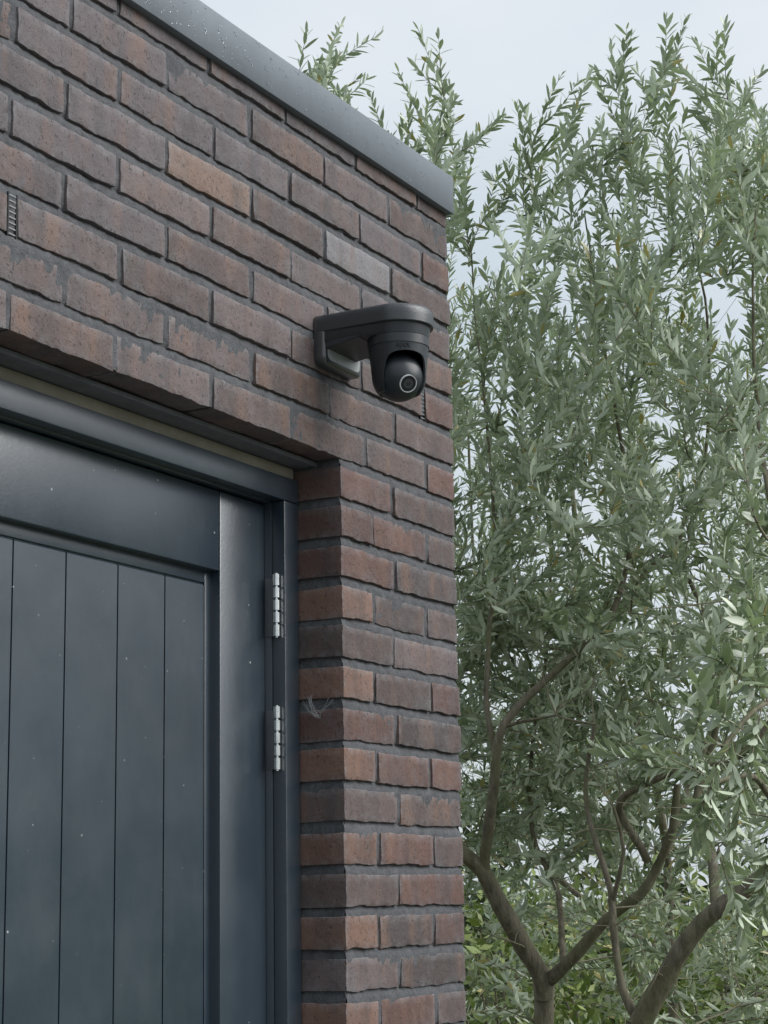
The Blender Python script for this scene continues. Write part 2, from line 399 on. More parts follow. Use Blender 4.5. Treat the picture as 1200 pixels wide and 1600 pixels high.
# masonry behind and around (out of view): real volume so that the place holds together
zlow = ZT - (CLAST+1)*H + BH + 0.0075
bm = bmesh.new()
add_box(bm, XO, 0, 0.0, 0.3, 0.0, zlow); add_box(bm, -3.2, XL, 0.0, 0.3, 0.0, zlow)
add_box(bm, -3.2, XE-0.005, 0.0, 0.3, zlow, ZT+0.05)
add_box(bm, -0.3, -0.002, 0.3, 3.0, 0.0, ZT+0.05); add_box(bm, -3.2, -2.9, 0.3, 3.0, 0.0, ZT+0.05); add_box(bm, -2.9, -0.3, 2.7, 3.0, 0.0, ZT+0.05)
add_box(bm, -0.1, -0.0125, 0.2, 0.3, zlow, ZT+0.05); add_box(bm, XO+0.1, -0.1, 0.10, 0.3, zlow, ZT+0.05)
add_box(bm, XE, XO+0.1, 0.17, 0.3, ZT-8*H+0.02, ZT+0.05); add_box(bm, XE, XL-0.1, 0.12, 0.3, zlow, ZT+0.05)
bm_obj('lower_masonry', bm, MW, bld)
box_obj('roof_deck', MC, bld, -3.2, -0.01, 0.05, 3.0, ZT+0.052, ZT+0.08)

PAL = {'G': (0.122, 0.101, 0.107), 'B': (0.106, 0.077, 0.073), 'R': (0.122, 0.068, 0.058), 'O': (0.170, 0.098, 0.074),
       'T': (0.215, 0.145, 0.115), 'P': (0.190, 0.182, 0.192), 'D': (0.074, 0.057, 0.056), 'M': (0.135, 0.104, 0.102)}
# joints of each course in brick pitches left of the corner, and the colour of each brick from the corner leftwards
JOINT = {0: [.53, 1.54, 2.53, 3.52, 4.52], 1: [1.01, 2.01, 3.0, 3.99, 4.98], 2: [.475, 1.49, 2.49, 3.45, 4.5, 5.51],
         3: [1.01, 2.02, 3.0, 3.99, 5.03], 4: [.5, 1.47, 2.48, 3.485, 4.51, 5.53], 5: [1.0, 2.0, 2.99, 4.0, 5.03],
         6: [.503, 1.49, 2.485, 3.484, 4.47, 5.48], 7: [.98, 1.96, 2.975, 3.99, 5.0], 8: [.475, 1.44, 2.49, 3.475, 4.51, 5.5]}
for c in range(9, CLAST+1):
    JOINT[c] = [1.04 + 0.02*math.sin(c*2.1)] if c % 2 else [.50 + 0.02*math.sin(c*1.7), 1.35 + 0.012*math.sin(c)]
CLR = {0: 'BBGGGG', 1: 'BMBGGG', 2: 'RGMGGG', 3: 'BPBTGG', 4: 'BGMBMG', 5: 'BBMBGG', 6: 'RBBMBM', 7: 'BBBMMM', 8: 'RBBBMB',
       9: 'BR', 10: 'BRR', 11: 'DR', 12: 'BDO', 13: 'MB', 14: 'RBO', 15: 'DR', 16: 'RRO', 17: 'BB', 18: 'BRO', 19: 'RB', 20: 'RDO', 21: 'DM', 22: 'BRO', 23: 'BB', 24: 'RBO', 25: 'BR'}
vents = []
for c in range(CLAST+1):
    zb = ZT - c*H
    js = [j*PT for j in JOINT[c]]
    if c < 9:
        while js[-1] < -XE - PT: js.append(js[-1] + PT)
        js.append(-XE)
    else: js.append(-XO + HJ/2)
    x = -HJ/2
    cols = CLR[c]
    spans = []
    for i, j in enumerate(js):
        x1 = j; spans.append((x, x1, cols[i] if i < len(cols) else random.choice('GMB'))); x = x1
    if c >= 9:     # left of the opening
        spans.append((-XL - HJ/2, -XE, random.choice('BGR')))
    for (a, b_, k) in spans:
        if c == 6:
            for jx in (5.48, 0.503):
                if abs(a - jx*PT) < 0.002: a += 0.0042
                if abs(b_ - jx*PT) < 0.002: b_ -= 0.0042
        Lb = b_ - a - HJ + random.uniform(-0.0015, 0.0015)
        o = link('brick', get_brick(Lb, random.randrange(5)), None, wall)
        o.location = (-(a + b_)/2, 0.05 + random.uniform(-0.0022, 0.0012), zb + BH/2 + random.uniform(-0.0012, 0.0012))
        o.rotation_euler = (random.uniform(-.022, .012), random.uniform(-.006, .006), random.uniform(-.006, .006))
        col = Vector(PAL[k])*random.uniform(0.84, 1.12)
        o.color = (*col, 1)
for jx in (5.48, 0.503):      # open joints with plastic weep vents in the seventh course
    bm = bmesh.new(); xm = -jx*PT; zb = ZT - 6*H
    for k in range(8):
        z = zb - 0.002 + k*0.0070
        add_box(bm, xm-0.0067, xm+0.0067, 0.0012, 0.0030, z, z+0.0018)
    vent = bm_obj('weep_vent', bm, mat_simple('vent_plastic', (0.20, 0.21, 0.22), 0.45), wall)
    bm = bmesh.new(); add_box(bm, xm-0.0086, xm+0.0086, 0.0042, 0.0055, zb-0.003, zb+0.05)
    for sg in (-1, 1): add_box(bm, xm + sg*0.0080 - 0.0012, xm + sg*0.0080 + 0.0012, 0.0005, 0.03, zb-0.004, zb+0.051)
    bm_obj('vent_mesh', bm, mat_simple('vent_dark', (0.008, 0.009, 0.010), 0.7), vent)

# roof edge
bm = bmesh.new()
def coping_profile(x0, x1):
    prof = [(0.0, 0.022), (-0.0126, 0.0218), (-0.0130, 0.0223), (-0.0130, 0.0905), (-0.0124, 0.0912), (0.20, 0.098), (0.20, 0.085), (0.0, 0.083)]
    n = 40; rings = []
    for i in range(n+1):
        xx = x0 + (x1-x0)*i/n
        rings.append([bm.verts.new((xx, y + (noise.noise(Vector((xx*3, z*9, 1)))*0.0008 if y < -0.005 else 0), ZT + z + noise.noise(Vector((xx*2.3, 4, 2)))*0.0012)) for y, z in prof])
    m = len(prof)
    for i in range(n):
        for k in range(m): bm.faces.new((rings[i][k], rings[i+1][k], rings[i+1][(k+1) % m], rings[i][(k+1) % m]))
    bm.faces.new(rings[0]); bm.faces.new(rings[-1][::-1])
coping_profile(-3.21, 0.002)
add_box(bm, -0.2, 0.002, 0.203, 3.01, ZT+0.022, ZT+0.0905, bev=0.001)
cop = bm_obj('roof_edge_trim', bm, MC, bld, smooth=True)
# rain drops clinging to the metal
bm = bmesh.new()
for i in range(330):
    x = -random.random()**0.8*1.35; z = ZT + 0.026 + random.random()*0.06
    r = random.choice((0.0006, 0.0008, 0.001, 0.0012, 0.0014, 0.002))
    t = bmesh.ops.create_icosphere(bm, subdivisions=1, radius=r)
    for v in t['verts']: v.co = Vector((v.co.x + x, v.co.y*0.55 - 0.0132, v.co.z*random.choice((1.0, 1.25)) + z))
MDROP = Mat('water_drop').set(base_color=(0.9, 0.95, 1.0), roughness=0.03, ior=1.33, transmission_weight=0.9)
tag(bm_obj('rain_drops', bm, MDROP.m, cop, smooth=True), kind='stuff')

# lintel and strip over the frame
ZS = ZT - 8*H
bm = bmesh.new(); add_box(bm, XL-0.05, -0.372, 0.0455, 0.10, ZS-0.0085, ZS-0.0025, bev=0.0012); add_box(bm, XL-0.05, -0.372, 0.043, 0.0475, ZS-0.0100, ZS-0.0027, bev=0.0012)
bm_obj('lintel', bm, MLINT, bld, smooth=True)
box_obj('sealing_strip', MSTRIP, bld, XL+0.001, XO-0.001, 0.083, 0.097, ZT-0.532, ZS-0.0092, bev=0.003)

# door frame
YF, YD, YP = 0.0755, 0.110, 0.127
fr = empty('door_frame', (0, 0, 0)); set_parent(fr, bld)
ZH0, ZH1 = ZT-0.5625, ZT-0.5255
XI = -0.4325; XLI = XL + 0.043
bm = bmesh.new(); add_box(bm, XI, XO-0.0015, YF, 0.098, 0.03, ZH0-0.0006, bev=0.0022); add_box(bm, XI-0.0025, XO-0.0015, 0.0985, 0.16, 0.03, ZH0-0.0006, bev=0.0015)
bm_obj('jamb', bm, MF, fr, smooth=True)
bm = bmesh.new(); add_box(bm, XL+0.0015, XLI, YF, 0.098, 0.03, ZH0-0.0006, bev=0.0022); add_box(bm, XL+0.0015, XLI+0.0025, 0.0985, 0.16, 0.03, ZH0-0.0006, bev=0.0015)
bm_obj('jamb', bm, MF, fr, smooth=True)
bm = bmesh.new(); add_box(bm, XL+0.0015, XO-0.0015, YF-0.0004, 0.098, ZH0, ZH1, bev=0.0016); add_box(bm, XL+0.0015, XO-0.0015, 0.0985, 0.16, ZH0-0.0025, ZH1+0.004, bev=0.0015)
bm_obj('head', bm, MF, fr, smooth=True)

# door leaf
door = empty('door', (0, 0, 0)); set_parent(door, bld)
XR, XS = -0.4357, -0.5589; XLd = XLI - 0.0 + 0.0035; XSL = XLd + 0.123
ZDT, ZRB = ZT-0.5675, ZT-0.688
DB = 0.06
box_obj('stile', MD, door, XS+0.0007, XR, YD, YD+0.05, DB, ZDT, bev=0.0022)
box_obj('stile', MD, door, XLd, XSL, YD, YD+0.05, DB, ZDT, bev=0.0022)
box_obj('top_rail', MD, door, XSL+0.0007, XS-0.0007, YD+0.0004, YD+0.05, ZRB, ZDT, bev=0.0022)
box_obj('bottom_rail', MD, door, XSL+0.0007, XS-0.0007, YD+0.0004, YD+0.05, DB, 0.30, bev=0.0022)
box_obj('panel_backing', MD, door, XSL-0.01, XS+0.01, YP+0.004, YP+0.02, 0.28, ZRB+0.01)
ZPT = ZT - 0.7073
bm = bmesh.new(); add_box(bm, XSL+0.0145, XS-0.0145, YP, YP+0.01, ZPT+0.0012, ZRB+0.005, bev=0.0008)
add_box(bm, XS-0.0142, XS+0.004, YP, YP+0.01, 0.29, ZRB+0.005, bev=0.0008); add_box(bm, XSL-0.004, XSL+0.0142, YP, YP+0.01, 0.29, ZRB+0.005, bev=0.0008)
bm_obj('panel_border', bm, MD, door, smooth=True)
px_ = [-0.5741, -0.6741, -0.7852, -0.8992, -1.0071, -1.1180]
px_.append(XSL + 0.0150)
for a, b_ in zip(px_[:-1], px_[1:]):
    o = box_obj('plank', MDP, door, b_+0.0015, a-0.0015, YP, YP+0.012, 0.302, ZPT-0.0004)
    bm = bmesh.new(); bm.from_mesh(o.data)
    ed = [e for e in bm.edges if all(v.co.z > ZPT - 0.001 and v.co.y < YP + 0.001 for v in e.verts)]     # only the top edge is chamfered
    bmesh.ops.bevel(bm, geom=ed, offset=0.0026, segments=1, affect='EDGES'); bm.to_mesh(o.data); bm.free()

# hinges
for zt_, zb_ in ((-0.679, -0.774), (-0.881, -0.975)):
    bm = bmesh.new(); n = 5; hk = (zt_ - zb_)/n; cx, cy, r = -0.4395, 0.0866, 0.0057
    for k in range(n):
        z0 = ZT + zb_ + k*hk + (0.0019 if k else 0); z1 = ZT + zb_ + (k+1)*hk - (0.0019 if k < n-1 else 0)
        rr = r
        t = bmesh.ops.create_cone(bm, cap_ends=True, segments=20, radius1=rr, radius2=rr, depth=z1-z0)
        for v in t['verts']: v.co += Vector((cx, cy, (z0+z1)/2))
    t = bmesh.ops.create_cone(bm, cap_ends=True, segments=14, radius1=0.0026, radius2=0.0026, depth=zt_-zb_+0.004)
    for v in t['verts']: v.co += Vector((cx, cy, ZT + (zt_+zb_)/2))
    hg = bm_obj('hinge', bm, MHINGE, door, smooth=True)
    bm = bmesh.new(); add_box(bm, -0.4372, -0.4348, 0.090, 0.1085, ZT+zb_+0.0005, ZT+zt_-0.005, bev=0.0006)
    bm_obj('hinge_leaf', bm, mat_simple('dull_steel', (0.22, 0.23, 0.24), 0.45, 0.8, 0.1), door, smooth=True)

# cobweb in the reveal
bm = bmesh.new()
def strand(bm, pts, r):
    for a, b_ in zip(pts[:-1], pts[1:]):
        a, b_ = Vector(a), Vector(b_); d = (b_-a)
        if d.length < 1e-6: continue
        t = bmesh.ops.create_cone(bm, cap_ends=True, segments=5, radius1=r, radius2=r, depth=d.length)
        M4 = Matrix.Translation((a+b_)/2) @ d.to_track_quat('Z', 'Y').to_matrix().to_4x4()
        for v in t['verts']: v.co = M4 @ v.co
random.seed(3)
def rev_pt(y, z, out): return (XO - 0.0035 - out, y, ZT + z)
wc = (0.040, -0.895)
for i in range(15):
    a0 = random.choice((0, 1, 2))
    s = [(0.063, -0.868), (0.016, -0.872), (0.055, -0.860)][a0]
    s = (s[0]+random.uniform(-.006, .006), s[1]+random.uniform(-.006, .006))
    e = (wc[0]+random.uniform(-.006, .006), wc[1]+random.uniform(-.004, .006))
    pts = [rev_pt(s[0]+(e[0]-s[0])*t + random.uniform(-.0016, .0016), s[1]+(e[1]-s[1])*t - 0.004*math.sin(t*math.pi) + random.uniform(-.0016, .0016), 0.002+0.005*math.sin(t*math.pi)) for t in (0, .2, .4, .6, .8, 1)]
    strand(bm, pts, random.uniform(0.00010, 0.00022))
cw = bm_obj('cobweb', bm, mat_simple('cobweb_silk', (0.42, 0.43, 0.44), 0.8), None)
tag(cw, 'small whitish cobweb stuck to the bricks of the door reveal', 'cobweb')

# ------------------------------------------------------------------ security camera on the wall
CX, CY = -0.412, -0.118
sec = empty('security_camera', (CX, 0, ZT-0.33))
tag(sec, 'black dome security camera on a wall bracket above the door', 'security camera')
def local(o):          # meshes are built in world coordinates; keep them there under the parent
    o.location = -Vector(sec.location); return o
def ushape(R, y_back, n=40, RBk=None):
    pts = [(CX - (RBk or R), y_back)]
    for i in range(n+1):
        a = math.pi + math.pi*i/n
        pts.append((CX + R*math.cos(a), CY + R*math.sin(a)))
    pts.append((CX + (RBk or R), y_back))
    return pts
def loft(name, sections, mat, cap_top=True, cap_bot=True, RBk=None):
    """sections: (outset, z); the outline is a U: straight sides from the wall and a round front"""
    bm = bmesh.new(); rings = []
    for R, z in sections: rings.append([bm.verts.new((x, y, z)) for x, y in ushape(R, -0.006, 40, RBk)])
    for r0, r1 in zip(rings[:-1], rings[1:]):
        for i in range(len(r0)): bm.faces.new((r0[i], r0[(i+1) % len(r0)], r1[(i+1) % len(r0)], r1[i]))
    if cap_top: bm.faces.new(rings[-1])
    if cap_bot: bm.faces.new(rings[0][::-1])
    return local(bm_obj(name, bm, mat, sec, smooth=True))
M_HOOD = Mat('wet_black_plastic'); M_HOOD.set(roughness=0.36, specular=0.8)
_v = M_HOOD.obj_vec(); _d = M_HOOD.ramp(M_HOOD.noise(_v, 620, 2, 0.5), 0.5, 0.62)
M_HOOD.l(M_HOOD.mix(0.25, (0.025, 0.028, 0.032), M_HOOD.noise(_v, 60, 4)), M_HOOD.b.inputs['Base Color'])
M_HOOD.set(base_color=(0.027, 0.032, 0.038))
for lk in list(M_HOOD.t.links):
    if lk.to_socket == M_HOOD.b.inputs['Base Color']: M_HOOD.t.links.remove(lk)
M_HOOD.l(M_HOOD.bump(_d, 0.22, 0.0010), M_HOOD.b.inputs['Normal'])
z = ZT
hood = loft('hood', [(0.0500, z-0.3165), (0.0530, z-0.3163), (0.0543, z-0.3150), (0.0546, z-0.303), (0.0543, z-0.2975), (0.0530, z-0.2930), (0.0500, z-0.2893), (0.0455, z-0.2873), (0.035, z-0.2858), (0.020, z-0.2852), (0.008, z-0.2850)], M_HOOD.m)
loft('neck', [(0.0455, z-0.3335), (0.0468, z-0.3328), (0.0492, z-0.3165)], MBLK, RBk=0.0532)
# wall plate with rounded corners
bm = bmesh.new(); pts = []
x0, x1, z0, z1, rr = -0.4662, -0.352, z-0.3665, z-0.2862, 0.012
for cx_, cz_, a0 in ((x1-rr, z1-rr, 0), (x0+rr, z1-rr, 90), (x0+rr, z0+rr, 180), (x1-rr, z0+rr, 270)):
    for k in range(7):
        a = math.radians(a0 + 15*k); pts.append((cx_ + rr*math.cos(a), cz_ + rr*math.sin(a)))
rings = []
for ins, y in ((0, -0.0003), (0, -0.015), (0.0012, -0.0182), (0.0035, -0.0200)):
    cxm, czm = (x0+x1)/2, (z0+z1)/2
    rings.append([bm.verts.new((cxm + (px - cxm)*(1 - ins/((x1-x0)/2)), y, czm + (pz - czm)*(1 - ins/((z1-z0)/2)))) for px, pz in pts])
for r0, r1 in zip(rings[:-1], rings[1:]):
    for i in range(len(r0)): bm.faces.new((r0[i], r0[(i+1) % len(r0)], r1[(i+1) % len(r0)], r1[i]))
bm.faces.new(rings[-1]); bm.faces.new(rings[0][::-1])
local(bm_obj('wall_plate', bm, Mat('satin_black_plate').set(base_color=(0.03, 0.033, 0.036), roughness=0.3, specular=0.8, coat_weight=0.7, coat_roughness=0.3).m, sec, smooth=True))
bm = bmesh.new(); c0 = []; c1 = []  # pale inset: the lit look of the black plate's face, put into its colour
for px, pz in pts:
    fx, fz = (px - (x0+x1)/2)*(1 - 0.008/((x1-x0)/2)) + (x0+x1)/2, (pz - (z0+z1)/2)*(1 - 0.008/((z1-z0)/2)) + (z0+z1)/2
    c0.append(bm.verts.new((fx, -0.0185, fz))); c1.append(bm.verts.new((fx, -0.0206, fz)))
for i_ in range(len(c0)): bm.faces.new((c0[i_], c0[(i_+1) % len(c0)], c1[(i_+1) % len(c0)], c1[i_]))
bm.faces.new(c1)
local(bm_obj('lit_plate_face', bm, mat_simple('plate_lit_grey', (0.36, 0.375, 0.38), 0.35), sec, smooth=True))
bm = bmesh.new()          # solid web of the bracket under the hood
web = [(-0.0195, -0.330), (-0.0195, -0.3425), (-0.045, -0.3385), (-0.080, -0.3342), (-0.080, -0.330)]
wr = [[bm.verts.new((xx, y_, z + z_)) for y_, z_ in web] for xx in (-0.4640, -0.3700)]
for k in range(len(web)): bm.faces.new((wr[0][k], wr[0][(k+1) % len(web)], wr[1][(k+1) % len(web)], wr[1][k]))
bm.faces.new(wr[0]); bm.faces.new(wr[1][::-1])
bmesh.ops.bevel(bm, geom=list(bm.edges), offset=0.0012, segments=2, affect='EDGES')
local(bm_obj('bracket_web', bm, MBLK, sec, smooth=True))
# pan housing: collar, then a shell with an arch in front of the ball
ZB = z-0.3915; RB = 0.0375; RHs = 0.0465; RLO = 0.0412
to_cam = Vector((CAM.x - CX, CAM.y - CY, 0)).normalized(); side = Vector((-to_cam.y, to_cam.x, 0))   # side = to the right as seen from the camera
if side.dot(_rt) < 0: side = -side
BC = Vector((CX, CY, ZB))
FAZ = (to_cam + side*0.36).normalized(); SID = Vector((-FAZ.y, FAZ.x, 0))
if SID.dot(_rt) < 0: SID = -SID
bm = bmesh.new(); NP, NTt = 96, 16
def shell_r(zz, R):
    d = ZB - zz; R = R - (RHs - RLO)          # the shell narrows down to the ball
    return R + (RHs - RLO)*min(1.0, -d/0.050) if d <= 0 else math.sqrt(max(1e-8, R*R - d*d))
outer, inner = [], []
for i in range(NP):
    ph = -math.pi + 2*math.pi*i/NP; a = abs(ph)
    t = min(1, a/math.radians(62))
    arch = z-0.3600 - 0.012*t**2 - 0.050*t**7
    back = ZB - 0.020 + 0.012*math.cos(a)
    zl = max(arch, ZB - 0.026) if a < math.radians(100) else ZB - 0.026
    dirv = FAZ*math.cos(ph) + SID*math.sin(ph)
    co, ci = [], []
    for k in range(NTt+1):
        zz = (z-0.3335) + (zl - (z-0.3335))*k/NTt
        co.append(bm.verts.new(Vector((CX, CY, zz)) + dirv*shell_r(zz, RHs)))
        ci.append(bm.verts.new(Vector((CX, CY, zz)) + dirv*(shell_r(zz, RHs) - 0.0028)))
    outer.append(co); inner.append(ci)
for i in range(NP):
    j = (i+1) % NP
    for k in range(NTt):
        bm.faces.new((outer[i][k], outer[j][k], outer[j][k+1], outer[i][k+1])); bm.faces.new((inner[i][k], inner[i][k+1], inner[j][k+1], inner[j][k]))
    bm.faces.new((outer[i][NTt], outer[j][NTt], inner[j][NTt], inner[i][NTt]))
housing = local(bm_obj('pan_housing', bm, MBLK, sec, smooth=True))
bm = bmesh.new()     # seam ring round the housing
for zz, hh in ((z-0.3470, 0.0007),):
    t = bmesh.ops.create_cone(bm, cap_ends=True, segments=64, radius1=RHs+0.0006, radius2=RHs+0.0006, depth=z-0.3335-zz)
    for v in t['verts']: v.co += Vector((CX, CY, (z-0.3335+zz)/2))
local(bm_obj('collar', bm, MBLK, sec, smooth=True))
# ball with lens
LD = ((CAM - BC).normalized()*0.88 + _rt*0.37 - _up*0.24).normalized()
bm = bmesh.new(); bmesh.ops.create_uvsphere(bm, u_segments=56, v_segments=36, radius=RB)
q = LD.to_track_quat('Z', 'Y').to_matrix()
for v in bm.verts:
    p = v.co.copy()
    c_ = p.z/RB
    if c_ > 0.80: p.z = RB*(0.80 + (c_-0.80)*1.12); 
    if c_ > 0.945: p.z = min(p.z, RB*0.965)
    v.co = BC + q @ p
ball = local(bm_obj('tilt_ball', bm, MBLK, sec, smooth=True))
def disc(name, r0, r1, off, h, mat, parent):
    bm = bmesh.new(); n = 48; R1, R2, R3, R4 = [], [], [], []
    for i in range(n):
        a = 2*math.pi*i/n; d = Vector((math.cos(a), math.sin(a), 0))
        for lst, rr_, hh in ((R1, r1, off), (R2, r1, off+h), (R3, r0, off+h), (R4, r0, off)):
            lst.append(bm.verts.new(BC + q @ Vector((d.x*rr_, d.y*rr_, hh))))
    for i in range(n):
        j = (i+1) % n
        bm.faces.new((R1[i], R1[j], R2[j], R2[i])); bm.faces.new((R2[i], R2[j], R3[j], R3[i])); bm.faces.new((R3[i], R3[j], R4[j], R4[i]))
    o = bm_obj(name, bm, mat, parent, smooth=True); o.location = (0, 0, 0)
    return o
MRING = mat_simple('lens_ring_white', (0.62, 0.64, 0.66), 0.35, 0, 0.05)
disc('lens_ring', 0.0124, 0.0137, RB*0.94, 0.0030, MRING, ball)
disc('lens_bezel', 0.0075, 0.0123, RB*0.94, 0.0018, MBLK2, ball)
disc('lens_barrel', 0.0034, 0.0074, RB*0.94, 0.0026, mat_simple('lens_barrel', (0.05, 0.055, 0.055), 0.3), ball)
bm = bmesh.new(); bmesh.ops.create_uvsphere(bm, u_segments=24, v_segments=12, radius=0.0034)
for v in bm.verts: v.co = BC + q @ Vector((v.co.x, v.co.y, v.co.z*0.4 + RB*0.94 + 0.0016))
bm_obj('lens_glass', bm, Mat('lens_glass').set(base_color=(0.01, 0.012, 0.016), roughness=0.04, specular=0.9).m, ball, smooth=True)
# maker's lettering on the housing, bent round it
fc = bpy.data.curves.new('lettering', 'FONT'); fc.body = 'AJAX'; fc.size = 0.0094; fc.align_x = 'CENTER'; fc.align_y = 'CENTER'; fc.extrude = 0.0007; fc.space_character = 1.08
fo = bpy.data.objects.new('lettering_source', fc); COL.objects.link(fo)
bpy.context.view_layer.update()
lm_ = bpy.data.meshes.new_from_object(fo.evaluated_get(bpy.context.evaluated_depsgraph_get()))
bpy.data.objects.remove(fo)
TAZ = (to_cam + side*0.16).normalized(); TS = Vector((-TAZ.y, TAZ.x, 0))
if TS.dot(_rt) < 0: TS = -TS
for v in lm_.vertices:
    zz = z - 0.3532 + v.co.y; a = v.co.x/RHs; rr_ = shell_r(zz, RHs) + 0.0003 + v.co.z
    v.co = Vector((CX, CY, z - 0.3532 + v.co.y)) + (TAZ*math.cos(a) + TS*math.sin(a))*rr_
local(link('lettering', lm_, mat_simple('lettering_black', (0.004, 0.004, 0.005), 0.35), sec))

# ------------------------------------------------------------------ olive trees
class Tree:
    def __init__(s, name, label, base):
        s.name, s.label, s.base = name, label, Vector(base)
        s.V, s.F, s.sV, s.sF = [], [], [], []      # thick wood, thin shoots
        s.leaf = []                                 # leaf matrices: pos(3) axis(3) normal(3) length width rnd
        s.P, s.R = [], []                           # skeleton nodes and radii
    def tube(s, pts, rad, sides=7, thin=False):
        V, F = (s.sV, s.sF) if thin else (s.V, s.F)
        pts = [Vector(p) for p in pts]; n = len(pts); b0 = len(V)
        ref = Vector((0.3, 0.9, 0.2))
        for i, p in enumerate(pts):
            d = (pts[min(i+1, n-1)] - pts[max(i-1, 0)]).normalized()
            a = d.cross(ref).normalized(); b = d.cross(a)
            for k in range(sides):
                t = 2*math.pi*k/sides
                r = rad[i]*(1 + (0.16*noise.noise(p*24 + Vector((k*0.7, 0, 0))) + 0.12*noise.noise(p*7) if not thin else 0))
                V.append(p + (a*math.cos(t) + b*math.sin(t))*r)
        for i in range(n-1):
            for k in range(sides):
                k2 = (k+1) % sides
                F.append((b0+i*sides+k, b0+i*sides+k2, b0+(i+1)*sides+k2, b0+(i+1)*sides+k))
    def limb(s, pts, r0, r1, wob=0.011, step=0.05):
        """smooth limb through control points (Catmull-Rom); becomes part of the skeleton"""
        c = [Vector(p) for p in pts]; c = [c[0]*2 - c[1]] + c + [c[-1]*2 - c[-2]]
        out = []
        for i in range(1, len(c)-2):
            n = max(2, int((c[i+1]-c[i]).length/step))
            for k in range(n):
                t = k/n
                out.append(0.5*((2*c[i]) + (c[i+1]-c[i-1])*t + (2*c[i-1]-5*c[i]+4*c[i+1]-c[i+2])*t*t + (3*c[i]-c[i-1]-3*c[i+1]+c[i+2])*t**3))
        out.append(c[-2])
        out = [p + nvec(p*5)*wob for p in out]; out[0] = c[1]
        rad = [r0 + (r1-r0)*(i/(len(out)-1))**0.75 for i in range(len(out))]
        s.tube(out, rad, 9)
        s.P += out; s.R += rad
        return out
    def branch(s, tip, up=0.5, leafy=True, dens=1.0, LL=0.052, sides=3, erect=1.0):
        t = Vector(tip)
        if leafy:                     # the leafy shoot: grows up to its tip from a foot that is joined to the wood
            sl = random.uniform(0.30, 0.52)
            lean = Vector((random.gauss(0, 1), random.gauss(0, 1), 0))*0.42
            wild = Vector((random.gauss(0, 1), random.gauss(0, 1), random.gauss(0, 0.6)))
            dr = (Vector((0, 0, 1))*erect + lean + wild*(1 - erect)*0.9).normalized()
            foot = t - dr*sl
        else: foot = t
        P = np.array(s.P); tp = np.array(foot)
        d = tp - P; dist = np.linalg.norm(d, axis=1)
        cost = dist*(1.0 + 0.9*np.clip(0.15 - d[:, 2]/np.maximum(dist, 1e-6), 0, 2)) + np.where(dist < 0.06, 0.5, 0)
        i = int(np.argmin(cost)); a = s.P[i]; ln = dist[i]
        if ln > 2.0: return
        mid = a + (foot-a)*0.5 + Vector((random.uniform(-1, 1), random.uniform(-1, 1), -up*random.uniform(0.3, 1.2)))*ln*0.2
        n = max(4, int(ln/0.05)); pts = []
        for k in range(n+1):
            u = k/n; p = a*(1-u)**2 + mid*2*u*(1-u) + foot*u*u
            pts.append(p + nvec(p*9)*0.006*min(1, k))
        m = 0
        if leafy:
            m = 9; d0 = (pts[-1] - pts[-2]).normalized(); q = pts[-1]
            for k in range(1, m+1):
                u = k/m; b_ = foot + dr*sl*u + (d0 - dr)*sl*0.35*u*(1-u)
                pts.append(b_ + nvec(b_*11)*0.007)
        tot = ln + (sl if leafy else 0)
        r0 = min(s.R[i]*0.75, 0.0016 + 0.0042*tot); r1 = 0.0008; N_ = len(pts)-1
        rad = [r0*(1-u/N_) + r1*u/N_ for u in range(N_+1)]
        s.tube(pts, rad, 5, thin=tot < 0.8)
        s.P += pts[2:]; s.R += rad[2:]
        if leafy:
            st = pts[n:]; s.leaves(pts, max(0.0, 1 - (sl*1.1)/tot), dens, LL)
            for _ in range(sides):
                k = random.randint(0, m-3); p = st[k]
                sd_ = Vector((random.gauss(0, 1), random.gauss(0, 1), random.gauss(0.1, 0.5))); sd_ = (sd_ - dr*sd_.dot(dr)).normalized()
                s.twig(p, (dr*random.uniform(0.9, 1.3) + sd_*0.95).normalized(), random.uniform(0.12, 0.28)*(1 - 0.4*k/m), dens, LL, 0.8*erect)
    def twig(s, p, d, ln, dens=1.0, LL=0.052, lift=0.8):
        n = 6; pts = [p]; q = p.copy(); d = d.copy()
        for k in range(n):
            d = (d + Vector((random.gauss(0, .06), random.gauss(0, .06), lift*0.16 + random.gauss(0, .05)))).normalized()
            q = q + d*ln/n; pts.append(q)
        s.tube(pts, [0.0013*(1-k/n) + 0.0006 for k in range(n+1)], 4, thin=True)
        s.leaves(pts, 0.08, dens, LL)
